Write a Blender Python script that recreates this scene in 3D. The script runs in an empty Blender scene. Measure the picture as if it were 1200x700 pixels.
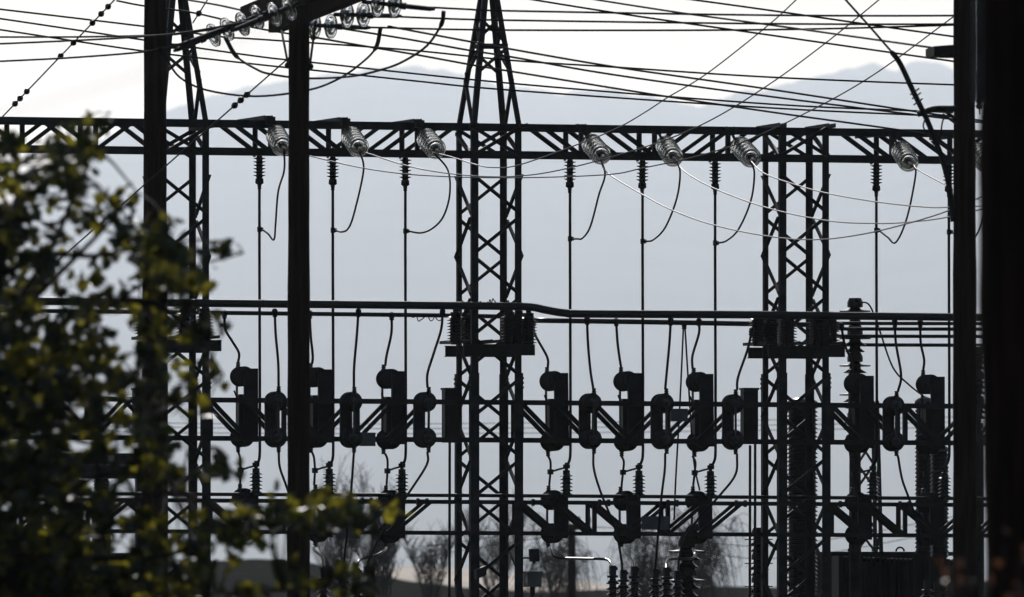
import bpy, math, random
from mathutils import Vector, Matrix
random.seed(7)
SC = bpy.context.scene
COL = SC.collection
V3 = Vector
# ------------------------------------------------------------------ camera, sky, sun, exposure
CAM_Z, HOR, K = 1.7, 715.0, 7.5e-5          # eye height, horizon row, radians per photo pixel
cd = bpy.data.cameras.new('camera'); cam = bpy.data.objects.new('camera', cd); COL.objects.link(cam)
cam.location = (0, 0, CAM_Z); cam.rotation_euler = (math.radians(90), 0, 0)
cd.sensor_width = 36; cd.lens = 400; cd.shift_y = (HOR-350)/1200.0
cd.clip_start = 0.5; cd.clip_end = 40000
cd.dof.use_dof = True; cd.dof.focus_distance = 132.5; cd.dof.aperture_fstop = 6.3
SC.camera = cam
SUN_EL, SUN_AZ = math.radians(33), math.radians(-6)     # azimuth from +Y (ahead), negative = left
w = bpy.data.worlds.new('World'); SC.world = w; w.use_nodes = True
nt = w.node_tree; nt.nodes.clear()
o_ = nt.nodes.new('ShaderNodeOutputWorld'); b_ = nt.nodes.new('ShaderNodeBackground'); s_ = nt.nodes.new('ShaderNodeTexSky')
s_.sky_type = 'NISHITA'; s_.sun_disc = False; s_.sun_elevation = SUN_EL; s_.sun_rotation = SUN_AZ
s_.air_density = 1.0; s_.dust_density = 1.7; s_.ozone_density = 1.6
b_.inputs['Strength'].default_value = 0.05
nt.links.new(s_.outputs[0], b_.inputs[0]); nt.links.new(b_.outputs[0], o_.inputs[0])
sd = bpy.data.lights.new('sun', 'SUN'); sun = bpy.data.objects.new('sun', sd); COL.objects.link(sun)
sd.energy = 4.45; sd.angle = math.radians(0.5); sd.color = (1.0, 0.965, 0.95)
sdir = V3((math.sin(SUN_AZ)*math.cos(SUN_EL), math.cos(SUN_AZ)*math.cos(SUN_EL), math.sin(SUN_EL)))
sun.rotation_euler = sdir.to_track_quat('Z', 'Y').to_euler()
vs = SC.view_settings; vs.view_transform = 'Standard'; vs.look = 'None'; vs.exposure = 0.0; vs.gamma = 1.0
vs.use_curve_mapping = False
SC.cycles.max_bounces = 36; SC.cycles.transmission_bounces = 32; SC.cycles.transparent_max_bounces = 32
HAZE_DENSITY = 3.8e-5

# ------------------------------------------------------------------ geometry helpers
TH = math.radians(14)
U = V3((math.cos(TH), math.sin(TH), 0)); V = V3((-math.sin(TH), math.cos(TH), 0)); Z = V3((0, 0, 1))
P0 = V3((0, 133.3333, 0))
def P(px, py, y):                              # a point of the photo set at distance y
    return V3(((px-600)*K*y, y, CAM_Z+(HOR-py)*K*y))
def G(px, py, v=0.0):                          # a point of the photo set in the substation, v metres behind its front face
    a = (px-600)*K
    t = (v+P0.y*math.cos(TH))/(math.cos(TH)-a*math.sin(TH))
    return P(px, py, t)
def uu(px, v=0.0): return (G(px, 300, v)-P0).dot(U)
def L(u, v, z): 
    q = P0+U*u+V*v; return V3((q.x, q.y, z))

class MB:
    def __init__(s): s.v = []; s.f = []; s.sm = []
    def quadset(s, vs_, fs, smooth=False):
        n = len(s.v); s.v += [tuple(p) for p in vs_]; s.f += [tuple(n+i for i in f) for f in fs]; s.sm += [smooth]*len(fs)
        return s
    def box(s, c, ax, ay, az):                 # centre and three half axes
        c = V3(c); pts = [c+ax*i+ay*j+az*k for i in (-1, 1) for j in (-1, 1) for k in (-1, 1)]
        return s.quadset(pts, [(0,1,3,2), (4,6,7,5), (0,4,5,1), (2,3,7,6), (0,2,6,4), (1,5,7,3)])
    def prism(s, p0, p1, prof, xa, ya):        # profile (x,y) swept from p0 to p1
        n = len(prof)
        a = [p0+xa*x+ya*y for x, y in prof]; b = [p1+xa*x+ya*y for x, y in prof]
        return s.quadset(a+b, [(i, (i+1) % n, n+(i+1) % n, n+i) for i in range(n)]+[tuple(range(n))[::-1], tuple(range(n, 2*n))])
    def angle(s, p0, p1, w_, t=0.008, face=None):   # an angle-iron bar
        d = (p1-p0).normalized(); f = face if face else V
        xa = d.cross(f).normalized(); ya = xa.cross(d).normalized()
        h = w_/2
        return s.prism(p0, p1, [(-h, -h), (h, -h), (h, -h+t), (-h+t, -h+t), (-h+t, h), (-h, h)], xa, ya)
    def bar(s, p0, p1, w_, t, face=None):      # flat or square bar
        d = (p1-p0).normalized(); f = face if face else V
        xa = d.cross(f).normalized(); ya = xa.cross(d).normalized(); a, b = w_/2, t/2
        return s.prism(p0, p1, [(-a, -b), (a, -b), (a, b), (-a, b)], xa, ya)
    def channel(s, p0, p1, w_, dp, t=0.012, face=None):
        d = (p1-p0).normalized(); f = face if face else V
        xa = d.cross(f).normalized(); ya = xa.cross(d).normalized(); a = w_/2
        return s.prism(p0, p1, [(-a, 0), (a, 0), (a, dp), (a-t, dp), (a-t, t), (-a+t, t), (-a+t, dp), (-a, dp)], xa, ya)
    def tube(s, pts, r, n=8, cap=True):
        pts = [V3(p) for p in pts]; m = len(pts); rr = r if isinstance(r, (list, tuple)) else [r]*m
        vs_ = []; ref = None
        for i, p in enumerate(pts):
            d = (pts[min(i+1, m-1)]-pts[max(i-1, 0)]).normalized()
            if ref is None: ref = Z if abs(d.z) < .9 else V3((1, 0, 0))
            x = d.cross(ref).normalized(); y = x.cross(d).normalized(); ref = y
            vs_ += [p+x*(math.cos(k*2*math.pi/n)*rr[i])+y*(math.sin(k*2*math.pi/n)*rr[i]) for k in range(n)]
        fs = [(i*n+k, i*n+(k+1) % n, (i+1)*n+(k+1) % n, (i+1)*n+k) for i in range(m-1) for k in range(n)]
        s.quadset(vs_, fs, True)
        if cap:
            q = len(s.v)-m*n; s.f += [tuple(q+k for k in range(n))[::-1], tuple(q+(m-1)*n+k for k in range(n))]; s.sm += [False, False]
        return s
    def lathe(s, p0, axis, prof, n=16, smooth=False):   # prof: (distance along axis, radius)
        axis = axis.normalized(); x = axis.cross(V3((0.31, .77, .2)) if abs(axis.z) > .9 else Z).normalized(); y = axis.cross(x)
        vs_ = [p0+axis*t+x*(r*math.cos(k*2*math.pi/n))+y*(r*math.sin(k*2*math.pi/n)) for t, r in prof for k in range(n)]
        m = len(prof)
        fs = [(i*n+k, i*n+(k+1) % n, (i+1)*n+(k+1) % n, (i+1)*n+k) for i in range(m-1) for k in range(n)]
        s.quadset(vs_, fs, smooth)
        q = len(s.v)-m*n; s.f += [tuple(q+k for k in range(n))[::-1], tuple(q+(m-1)*n+k for k in range(n))]; s.sm += [False, False]
        return s
    def build(s, name, mat, parent=None, at=None):
        org = V3(at) if at is not None else (V3((0, 0, 0)) if parent is not None else V3(s.v[0]))
        off = org if parent is None else (V3(WORLD[parent]) if at is None else org)
        me = bpy.data.meshes.new(name)
        me.from_pydata([(x-off.x, y-off.y, z-off.z) for x, y, z in s.v], [], s.f)
        me.polygons.foreach_set('use_smooth', s.sm); me.update()
        if mat: me.materials.append(mat)
        ob = bpy.data.objects.new(name, me); COL.objects.link(ob)
        if parent is None: ob.location = off; WORLD[ob] = off
        else:
            ob.parent = parent; ob.location = off-V3(WORLD[parent]); WORLD[ob] = off
        return ob
WORLD = {}
def tag(o, label=None, cat=None, group=None, kind=None):
    for k_, v_ in (('label', label), ('category', cat), ('group', group), ('kind', kind)):
        if v_: o[k_] = v_
    return o
def thing(name, loc, label, cat, group=None):
    o = bpy.data.objects.new(name, None); COL.objects.link(o); o.empty_display_size = .1
    o.location = loc; WORLD[o] = V3(loc); return tag(o, label, cat, group)
def copy_tree(o, parent=None):
    c = o.copy(); COL.objects.link(c); c.parent = parent
    for ch in list(o.children): copy_tree(ch, c)
    return c
JIT = random.Random(3)
def put_copy(proto, loc, label):
    c = copy_tree(proto); c.location = loc; c.rotation_euler = (JIT.uniform(-.012, .012), JIT.uniform(-.014, .014), JIT.uniform(-.05, .05)); c['label'] = label; WORLD[c] = V3(loc); return c
def smooth_path(pts, sub=8):                    # Catmull-Rom through the points
    pts = [V3(p) for p in pts]
    if len(pts) == 2: return [pts[0].lerp(pts[1], i/12) for i in range(13)]
    q = [pts[0]*2-pts[1]]+pts+[pts[-1]*2-pts[-2]]; out = []
    for i in range(1, len(q)-2):
        a, b, c, d = q[i-1:i+3]
        for k in range(sub):
            t = k/sub
            out.append(.5*((2*b)+(c-a)*t+(2*a-5*b+4*c-d)*t*t+(3*b-a-3*c+d)*t**3))
    return out+[pts[-1]]

# ------------------------------------------------------------------ materials
def mat(name, c1, c2, rough=.5, metal=0.0, scale=8.0, bump=0.0, stretch=(1, 1, 1), spec=.5, detail=5):
    m = bpy.data.materials.new(name); m.use_nodes = True; n = m.node_tree.nodes; l = m.node_tree.links
    p = n['Principled BSDF']; tc = n.new('ShaderNodeTexCoord'); mp = n.new('ShaderNodeMapping'); mp.inputs['Scale'].default_value = stretch
    nz = n.new('ShaderNodeTexNoise'); nz.inputs['Scale'].default_value = scale; nz.inputs['Detail'].default_value = detail
    cr = n.new('ShaderNodeValToRGB'); cr.color_ramp.elements[0].color = (*c1, 1); cr.color_ramp.elements[1].color = (*c2, 1)
    cr.color_ramp.elements[0].position = .32; cr.color_ramp.elements[1].position = .68
    l.new(tc.outputs['Object'], mp.inputs[0]); l.new(mp.outputs[0], nz.inputs['Vector']); l.new(nz.outputs['Fac'], cr.inputs[0])
    l.new(cr.outputs[0], p.inputs['Base Color'])
    p.inputs['Roughness'].default_value = rough; p.inputs['Metallic'].default_value = metal; p.inputs['Specular IOR Level'].default_value = spec
    if bump:
        bm_ = n.new('ShaderNodeBump'); bm_.inputs['Strength'].default_value = bump; bm_.inputs['Distance'].default_value = .02
        l.new(nz.outputs['Fac'], bm_.inputs['Height']); l.new(bm_.outputs[0], p.inputs['Normal'])
    return m
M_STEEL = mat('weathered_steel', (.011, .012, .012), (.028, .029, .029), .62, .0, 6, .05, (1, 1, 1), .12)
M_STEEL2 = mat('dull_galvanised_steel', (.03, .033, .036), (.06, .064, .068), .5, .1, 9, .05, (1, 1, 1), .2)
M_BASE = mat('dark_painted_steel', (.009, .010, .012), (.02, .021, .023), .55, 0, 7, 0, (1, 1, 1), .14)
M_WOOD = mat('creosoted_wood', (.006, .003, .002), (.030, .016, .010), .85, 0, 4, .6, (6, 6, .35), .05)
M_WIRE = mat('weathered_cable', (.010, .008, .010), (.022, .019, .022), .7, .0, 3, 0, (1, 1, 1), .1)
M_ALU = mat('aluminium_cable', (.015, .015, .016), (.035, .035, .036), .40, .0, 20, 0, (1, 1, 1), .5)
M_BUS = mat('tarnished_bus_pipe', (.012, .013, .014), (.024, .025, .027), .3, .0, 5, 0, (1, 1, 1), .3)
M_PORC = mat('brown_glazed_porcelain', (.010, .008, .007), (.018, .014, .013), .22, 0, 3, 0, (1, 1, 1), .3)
M_GREENPORC = mat('dark_green_porcelain', (.008, .020, .017), (.012, .03, .026), .2, 0, 3, 0, (1, 1, 1), .35)
M_GREYPORC = mat('grey_glazed_porcelain', (.07, .08, .09), (.12, .13, .14), .18, 0, 3)
M_PLATE = mat('grey_sign_plate', (.06, .06, .062), (.10, .10, .102), .5, 0, 6)
M_WHITE = mat('white_label', (.6, .6, .58), (.75, .75, .73), .6, 0, 8)
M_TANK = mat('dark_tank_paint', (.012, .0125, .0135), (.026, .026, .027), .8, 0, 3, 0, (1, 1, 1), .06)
M_RUST = mat('rust_stained_paint', (.018, .013, .010), (.04, .028, .022), .6, 0, 3, 0, (1, 1, 1), .2)
M_BARK = mat('dark_bark', (.012, .010, .008), (.035, .028, .022), .9, 0, 9, .6, (3, 3, .6), .2)
M_TWIG = mat('bare_twig', (.014, .010, .009), (.03, .022, .019), .9, 0, 2, 0, (1, 1, 1), .2)
M_GROUND = mat('yard_gravel_and_grass', (.018, .02, .013), (.045, .043, .034), .95, 0, .35, .2, (1, 1, 1), 0)
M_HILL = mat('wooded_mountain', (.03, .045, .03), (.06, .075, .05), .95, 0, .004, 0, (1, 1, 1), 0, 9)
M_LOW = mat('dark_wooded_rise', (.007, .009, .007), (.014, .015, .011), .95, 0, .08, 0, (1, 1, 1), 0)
M_FIELD = mat('pale_dry_field', (.46, .40, .33), (.68, .62, .54), .95, 0, .05, 0, (1, 1, 1), 0)
def glass_mat():
    m = bpy.data.materials.new('toughened_glass'); m.use_nodes = True; n = m.node_tree.nodes; l = m.node_tree.links
    p = n['Principled BSDF']; p.inputs['Base Color'].default_value = (.97, .985, .98, 1); p.inputs['Roughness'].default_value = .06
    p.inputs['Transmission Weight'].default_value = 1.0; p.inputs['IOR'].default_value = 1.5
    return m
M_GLASS = glass_mat()
def leaf_mat(name, refl, trans, shine):
    m = bpy.data.materials.new(name); m.use_nodes = True; n = m.node_tree.nodes; l = m.node_tree.links
    n.remove(n['Principled BSDF']); out = n['Material Output']
    oi = n.new('ShaderNodeObjectInfo'); geo = n.new('ShaderNodeNewGeometry'); nz = n.new('ShaderNodeTexNoise'); nz.inputs['Scale'].default_value = 3.4
    ramp = n.new('ShaderNodeValToRGB'); e = ramp.color_ramp.elements
    e[0].color = (*refl[0], 1); e[0].position = .3; e[1].color = (*refl[1], 1); e[1].position = .75
    r2 = n.new('ShaderNodeValToRGB'); e = r2.color_ramp.elements
    e[0].color = (*trans[0], 1); e[0].position = .50; e[1].color = (*trans[1], 1); e[1].position = .65
    l.new(geo.outputs['Position'], nz.inputs['Vector']); l.new(nz.outputs['Fac'], ramp.inputs[0]); l.new(nz.outputs['Fac'], r2.inputs[0])
    d = n.new('ShaderNodeBsdfDiffuse'); t = n.new('ShaderNodeBsdfTranslucent'); g = n.new('ShaderNodeBsdfGlossy'); g.inputs['Roughness'].default_value = .3
    g.inputs['Color'].default_value = (.9, .9, .9, 1)
    a = n.new('ShaderNodeAddShader'); mx = n.new('ShaderNodeMixShader'); mx.inputs[0].default_value = shine
    l.new(ramp.outputs[0], d.inputs[0]); l.new(r2.outputs[0], t.inputs[0])
    l.new(d.outputs[0], a.inputs[0]); l.new(t.outputs[0], a.inputs[1]); l.new(a.outputs[0], mx.inputs[1]); l.new(g.outputs[0], mx.inputs[2])
    l.new(mx.outputs[0], out.inputs[0]); return m
M_LEAF = leaf_mat('green_leaf', ((.007, .011, .003), (.02, .026, .006)), ((.004, .006, .001), (.14, .125, .008)), .035)
M_LEAF_RED = leaf_mat('reddish_leaf', ((.03, .018, .012), (.05, .028, .016)), ((.03, .012, .006), (.07, .03, .012)), .03)

# ------------------------------------------------------------------ setting: ground, field, low hills, mountain
def sheet(name, x0, x1, y0, y1, z, m):
    b = MB(); b.quadset([(x0, y0, z), (x1, y0, z), (x1, y1, z), (x0, y1, z)], [(0, 1, 2, 3)])
    return tag(b.build(name, m), kind='structure')
sheet('ground', -18500, 18500, -700, 31500, 0, M_GROUND)
def interp(pts, x):
    if x <= pts[0][0]: return pts[0][1]
    for (a, b), (c, d) in zip(pts, pts[1:]):
        if x <= c: 
            t = (x-a)/(c-a); t = t*t*(3-2*t)*.6+t*.4
            return b+(d-b)*t
    return pts[-1][1]
from mathutils import noise
def relief(name, crest, y, front, back, m, nx, rough, px0, px1, rows=14, seed=0.0, fine=0.0):
    b = MB(); vs_ = []; fs = []
    span = px1-px0
    nf_ = int(rows*.6)
    for j in range(rows+1):
        yy = y-front+front*j/nf_ if j <= nf_ else y+back*(j-nf_)/(rows-nf_)
        k = 1-(abs(yy-y)/(front if yy < y else back))
        k = max(0, k); k = k*k*(3-2*k)*.5+k*.5
        for i in range(nx+1):
            px = px0+span*i/nx; X = (px-600)*K*y
            h = CAM_Z+(HOR-interp(crest, px))*K*y
            n_ = noise.fractal(V3((X/(front*.30)+seed, yy/(front*.30), seed)), 1.0, 2.0, 6)
            edge = max(0.0, 1-abs(2*i/nx-1)**10)
            hh = (h*k+n_*rough*h*k*(1-k)*2.2)*edge
            if fine: hh += fine*noise.fractal(V3((X/46.0, yy/60.0, 3.1)), 1.0, 2.0, 4)*k*edge
            vs_.append((X, yy, max(hh, -.4)-.05))
    for j in range(rows):
        for i in range(nx): a = j*(nx+1)+i; fs.append((a, a+1, a+nx+2, a+nx+1))
    b.quadset(vs_, fs, True); return tag(b.build(name, m), kind='structure')
CREST = [(-900, 420), (-400, 330), (-150, 300), (0, 255), (60, 215), (105, 185), (130, 158), (165, 143), (200, 128), (240, 114), (300, 101), (350, 92), (400, 86), (445, 80),
         (480, 78), (520, 82), (545, 89), (565, 96), (600, 103), (640, 106), (652, 112), (672, 107), (715, 105), (760, 114), (822, 124), (845, 115),
         (880, 106), (930, 97), (970, 88), (1000, 78), (1022, 74), (1040, 80), (1052, 83), (1068, 74), (1085, 71), (1100, 74), (1130, 90), (1200, 110), (1400, 190), (1700, 120), (2200, 300)]
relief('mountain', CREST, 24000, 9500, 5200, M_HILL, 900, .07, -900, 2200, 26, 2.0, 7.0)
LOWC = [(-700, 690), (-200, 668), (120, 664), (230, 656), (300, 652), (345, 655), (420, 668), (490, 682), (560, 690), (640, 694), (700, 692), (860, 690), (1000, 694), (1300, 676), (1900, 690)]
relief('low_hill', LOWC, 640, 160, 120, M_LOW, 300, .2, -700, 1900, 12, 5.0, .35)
FIELDC = [(-900, 690), (-300, 676), (60, 676), (160, 684), (300, 676), (430, 668), (480, 663), (560, 667), (640, 676), (760, 690), (1100, 700), (2000, 700)]
relief('field', FIELDC, 1150, 330, 200, M_FIELD, 240, .1, -900, 2000, 12, 9.0)

# ------------------------------------------------------------------ lattice towers
W_T, D_T = 0.60, 0.78
def z_at(px, py, v=0.0): return G(px, py, v).z
def tower(px_fl, label, peak, y_plat, plat_x):
    u0 = uu(px_fl); base = L(u0+W_T/2, D_T/2, 0)
    t = thing('lattice_tower', base, label, 'tower', 'steel lattice towers of the substation')
    ztop = z_at(px_fl, 149); zsp = z_at(px_fl, 437)
    cor = [(u0, 0), (u0+W_T, 0), (u0+W_T, D_T), (u0, D_T)]            # FL FR BR BL
    for k, (u, v) in enumerate(cor):
        su = 1 if k in (0, 3) else -1; sv = 1 if k < 2 else -1
        b = MB(); w_ = .08 if k < 2 else .07
        def leg(z0, z1, ww, off=0):
            pr = [(0, 0), (ww, 0), (ww, .012), (.012, .012), (.012, ww), (0, ww)]
            b.prism(L(u-su*off, v-sv*off, z0), L(u-su*off, v-sv*off, z1), pr, U*su, V*sv)
        leg(0, zsp, w_*1.28, .016); leg(zsp-.12, ztop, w_)
        for i in range(6):                                             # splice bolts
            b.box(L(u-su*.02, v-sv*.01+sv*.03, zsp-.06-.055*(i % 3)), U*.012, V*.012, Z*.011)
        b.box(L(u+su*.05, v+sv*.05, .06), U*.14, V*.14, Z*.06)
        b.build('leg', M_STEEL, t)
    H = .475; z = ztop-.55; n = 0
    while z > .25:
        z1 = max(z-H, .15)
        for fi, (a, c) in enumerate(((0, 1), (3, 2), (3, 0), (2, 1))):
            flip = (n+(0, 1, 0, 1)[fi]) % 2
            A, C = cor[a], cor[c]
            if flip: A, C = C, A
            w_ = .038 if fi < 2 else .046
            fn = V if fi < 2 else U
            sg = -1 if fi in (0, 2) else 1
            o = fn*(.012*sg)
            p0 = L(A[0], A[1], z)+o; p1 = L(C[0], C[1], z1)+o
            d = (p1-p0).normalized()
            p0 = p0+d*.03; p1 = p1-d*.03
            b = MB(); b.angle(p0, p1, w_, .007, fn*sg)
            if fi >= 2: b.box(p1-d*.03, d*.03, fn*.004, d.cross(fn)*.024)
            b.build('brace', M_STEEL, t)
        z = z1; n += 1
    # cap frame on top of the four legs
    for a, c in ((0, 3), (1, 2)):
        b = MB(); q = V*.14
        b.channel(L(*cor[a], ztop-.005)-q, L(*cor[c], ztop-.005)+q, .09, .05, .01, Z); b.build('cap_beam', M_STEEL, t)
    # X bracing inside the beam height
    zb = z_at(px_fl, 182)
    for v, sg in ((0, -1), (D_T, 1)):
        for a, c in (((u0+.02, zb), (u0+W_T-.02, ztop)), ((u0+W_T-.02, zb), (u0+.02, ztop))):
            b = MB(); o = .022*sg if a[0] < c[0] else .012*sg
            b.angle(L(a[0], v+o, a[1]), L(c[0], v+o, c[1]), .045, .007, V*sg); b.build('brace', M_STEEL, t)
    for u in (u0, u0+W_T):
        b = MB(); b.angle(L(u, .03, zb), L(u, D_T-.03, ztop-.05), .04, .007, U); b.build('brace', M_STEEL, t)
    if peak:
        ap = L(u0+W_T/2, D_T/2, z_at(px_fl, -58))
        for k, (u, v) in enumerate(cor):
            su = 1 if k in (0, 3) else -1; sv = 1 if k < 2 else -1
            b = MB(); q0 = L(u, v, ztop+.03)
            b.prism(q0, ap-U*su*.03-V*sv*.03, [(0, 0), (.065, 0), (.065, .01), (.01, .01), (.01, .065), (0, .065)], U*su, V*sv); b.build('peak_leg', M_STEEL, t)
        zr = [ztop+.02, z_at(px_fl, 88), z_at(px_fl, 52), z_at(px_fl, 20)]
        def at(k, zz):
            f = (zz-ztop)/(ap.z-ztop); q = L(*cor[k], zz); return q.lerp(V3((ap.x, ap.y, zz)), f)
        for fi, (a, c) in enumerate(((0, 1), (3, 2), (3, 0), (2, 1))):
            b = MB(); b.angle(at(a, zr[2]), at(c, zr[2]), .045, .007, Z); b.build('ring_bar', M_STEEL, t)
            for k in range(3):
                i, j = (a, c) if (k+fi) % 2 else (c, a)
                if fi < 2 and k == 0: continue
                b = MB(); b.angle(at(i, zr[k]+.03), at(j, zr[k+1]-.03), .038, .007, V if fi < 2 else U); b.build('brace', M_STEEL, t)
        b = MB(); b.box(ap, U*.06, V*.06, Z*.05); b.build('peak_cap', M_STEEL, t)
    # bus platform
    for v in (-.07, D_T+.03):
        b = MB(); p = G(plat_x[0]+18, y_plat, 0); q = G(plat_x[1]-1, y_plat+2, 0)
        ua, ub = (p-P0).dot(U), (q-P0).dot(U)
        b.channel(L(ua, v, p.z), L(ub, v, p.z), .13, -.05 if v < 0 else .05, .01); b.build('platform_beam', M_STEEL, t)
    for f in (.06, .5, .94):
        b = MB(); u = ua+(ub-ua)*f-.04; b.channel(L(u, -.16, p.z+.085), L(u, D_T+.12, p.z+.085), .12, .035, .01, Z); b.build('platform_plate', M_STEEL, t)
    return t, u0
tower(186, 'steel lattice tower behind the left wooden pole, its tapered peak half hidden by it', True, 405, (160, 258))
tower(553, 'steel lattice tower in the middle with a tapered peak leaving the top of the frame', True, 410, (523, 625))
tower(914, 'flat-topped steel lattice tower on the right without a peak', False, 412, (880, 988))

# ------------------------------------------------------------------ lattice beams
def lattice_beam(name, label, tops, bots, v0, v1, nodes, wch, wd, m=M_STEEL, x0=-40, x1=1230, extra=None):
    base = G(600, 700, (v0+v1)/2); base.z = 0
    t = thing(name, base, label, 'beam', 'lattice beams carried by the towers')
    for pts in (tops, bots):
        for v in (v0, v1):
            b = MB()
            p = G(x0, interp_l(pts, x0), v); q = G(x1, interp_l(pts, x1), v)
            sg = 1 if v == v0 else -1
            b.prism(p, q, [(-wch/2, 0), (wch/2, 0), (wch/2, wch*.8*sg), (wch/2-.01, wch*.8*sg), (wch/2-.01, .01*sg), (-wch/2+.01, .01*sg), (-wch/2+.01, wch*.8*sg), (-wch/2, wch*.8*sg)], Z, V)
            b.build('chord', m, t)
    for (xa, xb, d) in nodes:
        for v in (v0, v1):
            s = -18*(v/D_T) if D_T else 0
            sg = 1 if v == v0 else -1
            ya, yb = (tops, bots) if d > 0 else (bots, tops)
            e = .03*sg
            if d != 0:
                b = MB(); p = G(xa+s, interp_l(ya, xa), v+e); q = G(xb+s, interp_l(yb, xb), v+e)
                b.angle(p, q, wd, .008, V*sg); b.build('diagonal', m, t)
        if d == 0:
            for v in (v0, v1):
                s = -18*(v/D_T); sg = 1 if v == v0 else -1
                b = MB(); b.angle(G(xa+s, interp_l(tops, xa), v+.045*sg), G(xa+s, interp_l(bots, xa), v+.045*sg), wd*1.05, .008, V*sg); b.build('post', m, t)
    return t
def interp_l(pts, x):
    if x <= pts[0][0]: a, b = pts[0], pts[1]
    elif x >= pts[-1][0]: a, b = pts[-2], pts[-1]
    else:
        for a, b in zip(pts, pts[1:]):
            if a[0] <= x <= b[0]: break
    return a[1]+(b[1]-a[1])*(x-a[0])/(b[0]-a[0])
PH = [304, 390, 475, 668, 753, 838, 1027, 1112]
def pratt(offs=0, posts=(-2, 0, 2)):
    n = []
    for c in (389, 753, 1117):
        for k in range(-3, 3):
            xa, xb = c+43*k+offs, c+43*(k+1)+offs
            n.append((xa, xb, 1 if k < 0 else -1))
        for k in posts: n.append((c+43*k+offs, 0, 0))
    for k in range(6): n.append((-50+43*k-10, -50+43*(k+1)-10, 1 if k % 2 else -1))
    for k in (0, 2, 4): n.append((-50+43*k-10, 0, 0))
    return n
TOPS, BOTS = [(0, 141.5), (1200, 158)], [(0, 174.5), (1200, 189)]
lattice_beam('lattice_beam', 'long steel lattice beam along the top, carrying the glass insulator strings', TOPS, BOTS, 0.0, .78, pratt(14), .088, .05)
T1, B1 = [(200, 468.5), (1150, 476.5)], [(200, 513.5), (1150, 519.5)]
lattice_beam('lattice_beam', 'steel lattice beam at mid height with the upper row of switches', T1, B1, 0.06, .44, pratt(-12, (-3, -1, 1)), .058, .05)
T2, B2 = [(200, 586.5), (1150, 592)], [(200, 623), (1150, 628)]
tr2 = lattice_beam('lattice_beam', 'lowest steel lattice beam carrying the bottom row of switches', T2, B2, 0.06, .40, pratt(-12, (-3, -1, 1)), .048, .045)
b = MB(); b.tube([G(-40, 578, .5), G(600, 581, .5), G(1230, 585, .5)], .022, 8); b.build('pipe_rail', M_STEEL, tr2)

for x in (430, 495, 630, 708, 788, 868, 990, 1060):
    b = MB(); c = G(x, interp_l(T2, x), .0); b.box(c, U*.05, V*.03, Z*.028); b.box(c+U*.055, U*.012, V*.035, Z*.04); b.box(c-U*.055, U*.012, V*.035, Z*.04); b.build('clip', M_STEEL, tr2)
WH = ['left of the centre pole', 'right of the centre pole', 'left of the middle tower', 'right of the middle tower',
      'between middle and right towers', 'left of the right tower', 'right of the right tower', 'by the right wooden pole']

# ------------------------------------------------------------------ insulator shapes
def sheds(h, r0, r1, n, top=.03, thick=.35):
    pr = [(0, r0*.9), (top*.5, r0*.9)]
    pitch = (h-top)/n
    for i in range(n):
        z = top*.5+i*pitch
        pr += [(z+pitch*.1, r0), (z+pitch*.3, r0), (z+pitch*.42, r1), (z+pitch*(.42+thick*.4), r1*.97), (z+pitch*.85, r0*1.05)]
    pr += [(h-.01, r0), (h, r0*.9)]
    return pr
# hanging post insulators under the top beam with their long drop rods
def hanging():
    o = thing('hanging_insulator', (0, 0, 0), '', 'insulator', 'ribbed insulators hanging under the top beam')
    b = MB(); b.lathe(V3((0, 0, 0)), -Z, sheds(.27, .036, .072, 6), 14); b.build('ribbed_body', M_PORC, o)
    b = MB(); b.box(V3((0, 0, .012)), U*.05, V*.05, Z*.012); b.box(V3((-.06, 0, -.0)), U*.012, V*.02, Z*.02); b.build('mounting_flange', M_STEEL, o)
    b = MB(); b.lathe(V3((0, 0, -.27)), -Z, [(0, .046), (.055, .05), (.07, .03), (.075, .022), (.09, .026), (.10, .02), (.125, .024), (.13, .014)], 12); b.build('end_fitting', M_STEEL, o)
    return o
pro = hanging()
for i, px in enumerate(PH):
    p = G(px, interp_l(BOTS, px)+4, .3)
    lab = 'dark ribbed insulator hanging under the top beam '+WH[i]
    if i == 0: pro.location = p; pro['label'] = lab; h = pro
    else: h = put_copy(pro, p, lab)
RODEND = []
for i, px in enumerate(PH):
    y0 = interp_l(BOTS, px)+4+38.5
    b = MB(); pts = [G(px, y0, .3), G(px, 300, .3), G(px+.5, 450, .3), G(px+.5, 528, .3), G(px, 537, .3), G(px-2, 543, .3), G(px-5, 547, .3)]
    b.tube([pts[0], pts[1], pts[2]]+smooth_path(pts[3:], 4), .0165, 8)
    yc = (269, 270, 271, 280, 283, 285, 270, 272)[i]
    o = thing('drop_rod', pts[0], 'thin vertical rod below the hanging insulator '+WH[i], 'conductor', 'vertical conductor rods')
    b.build('rod', M_WIRE, o)
    b = MB(); b.box(G(px+1.2, yc, .3), U*.03, V*.025, Z*.022); b.lathe(G(px, yc+3, .3), Z, [(0, .028), (.06, .028)], 8); b.build('clamp', M_STEEL, o)

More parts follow.
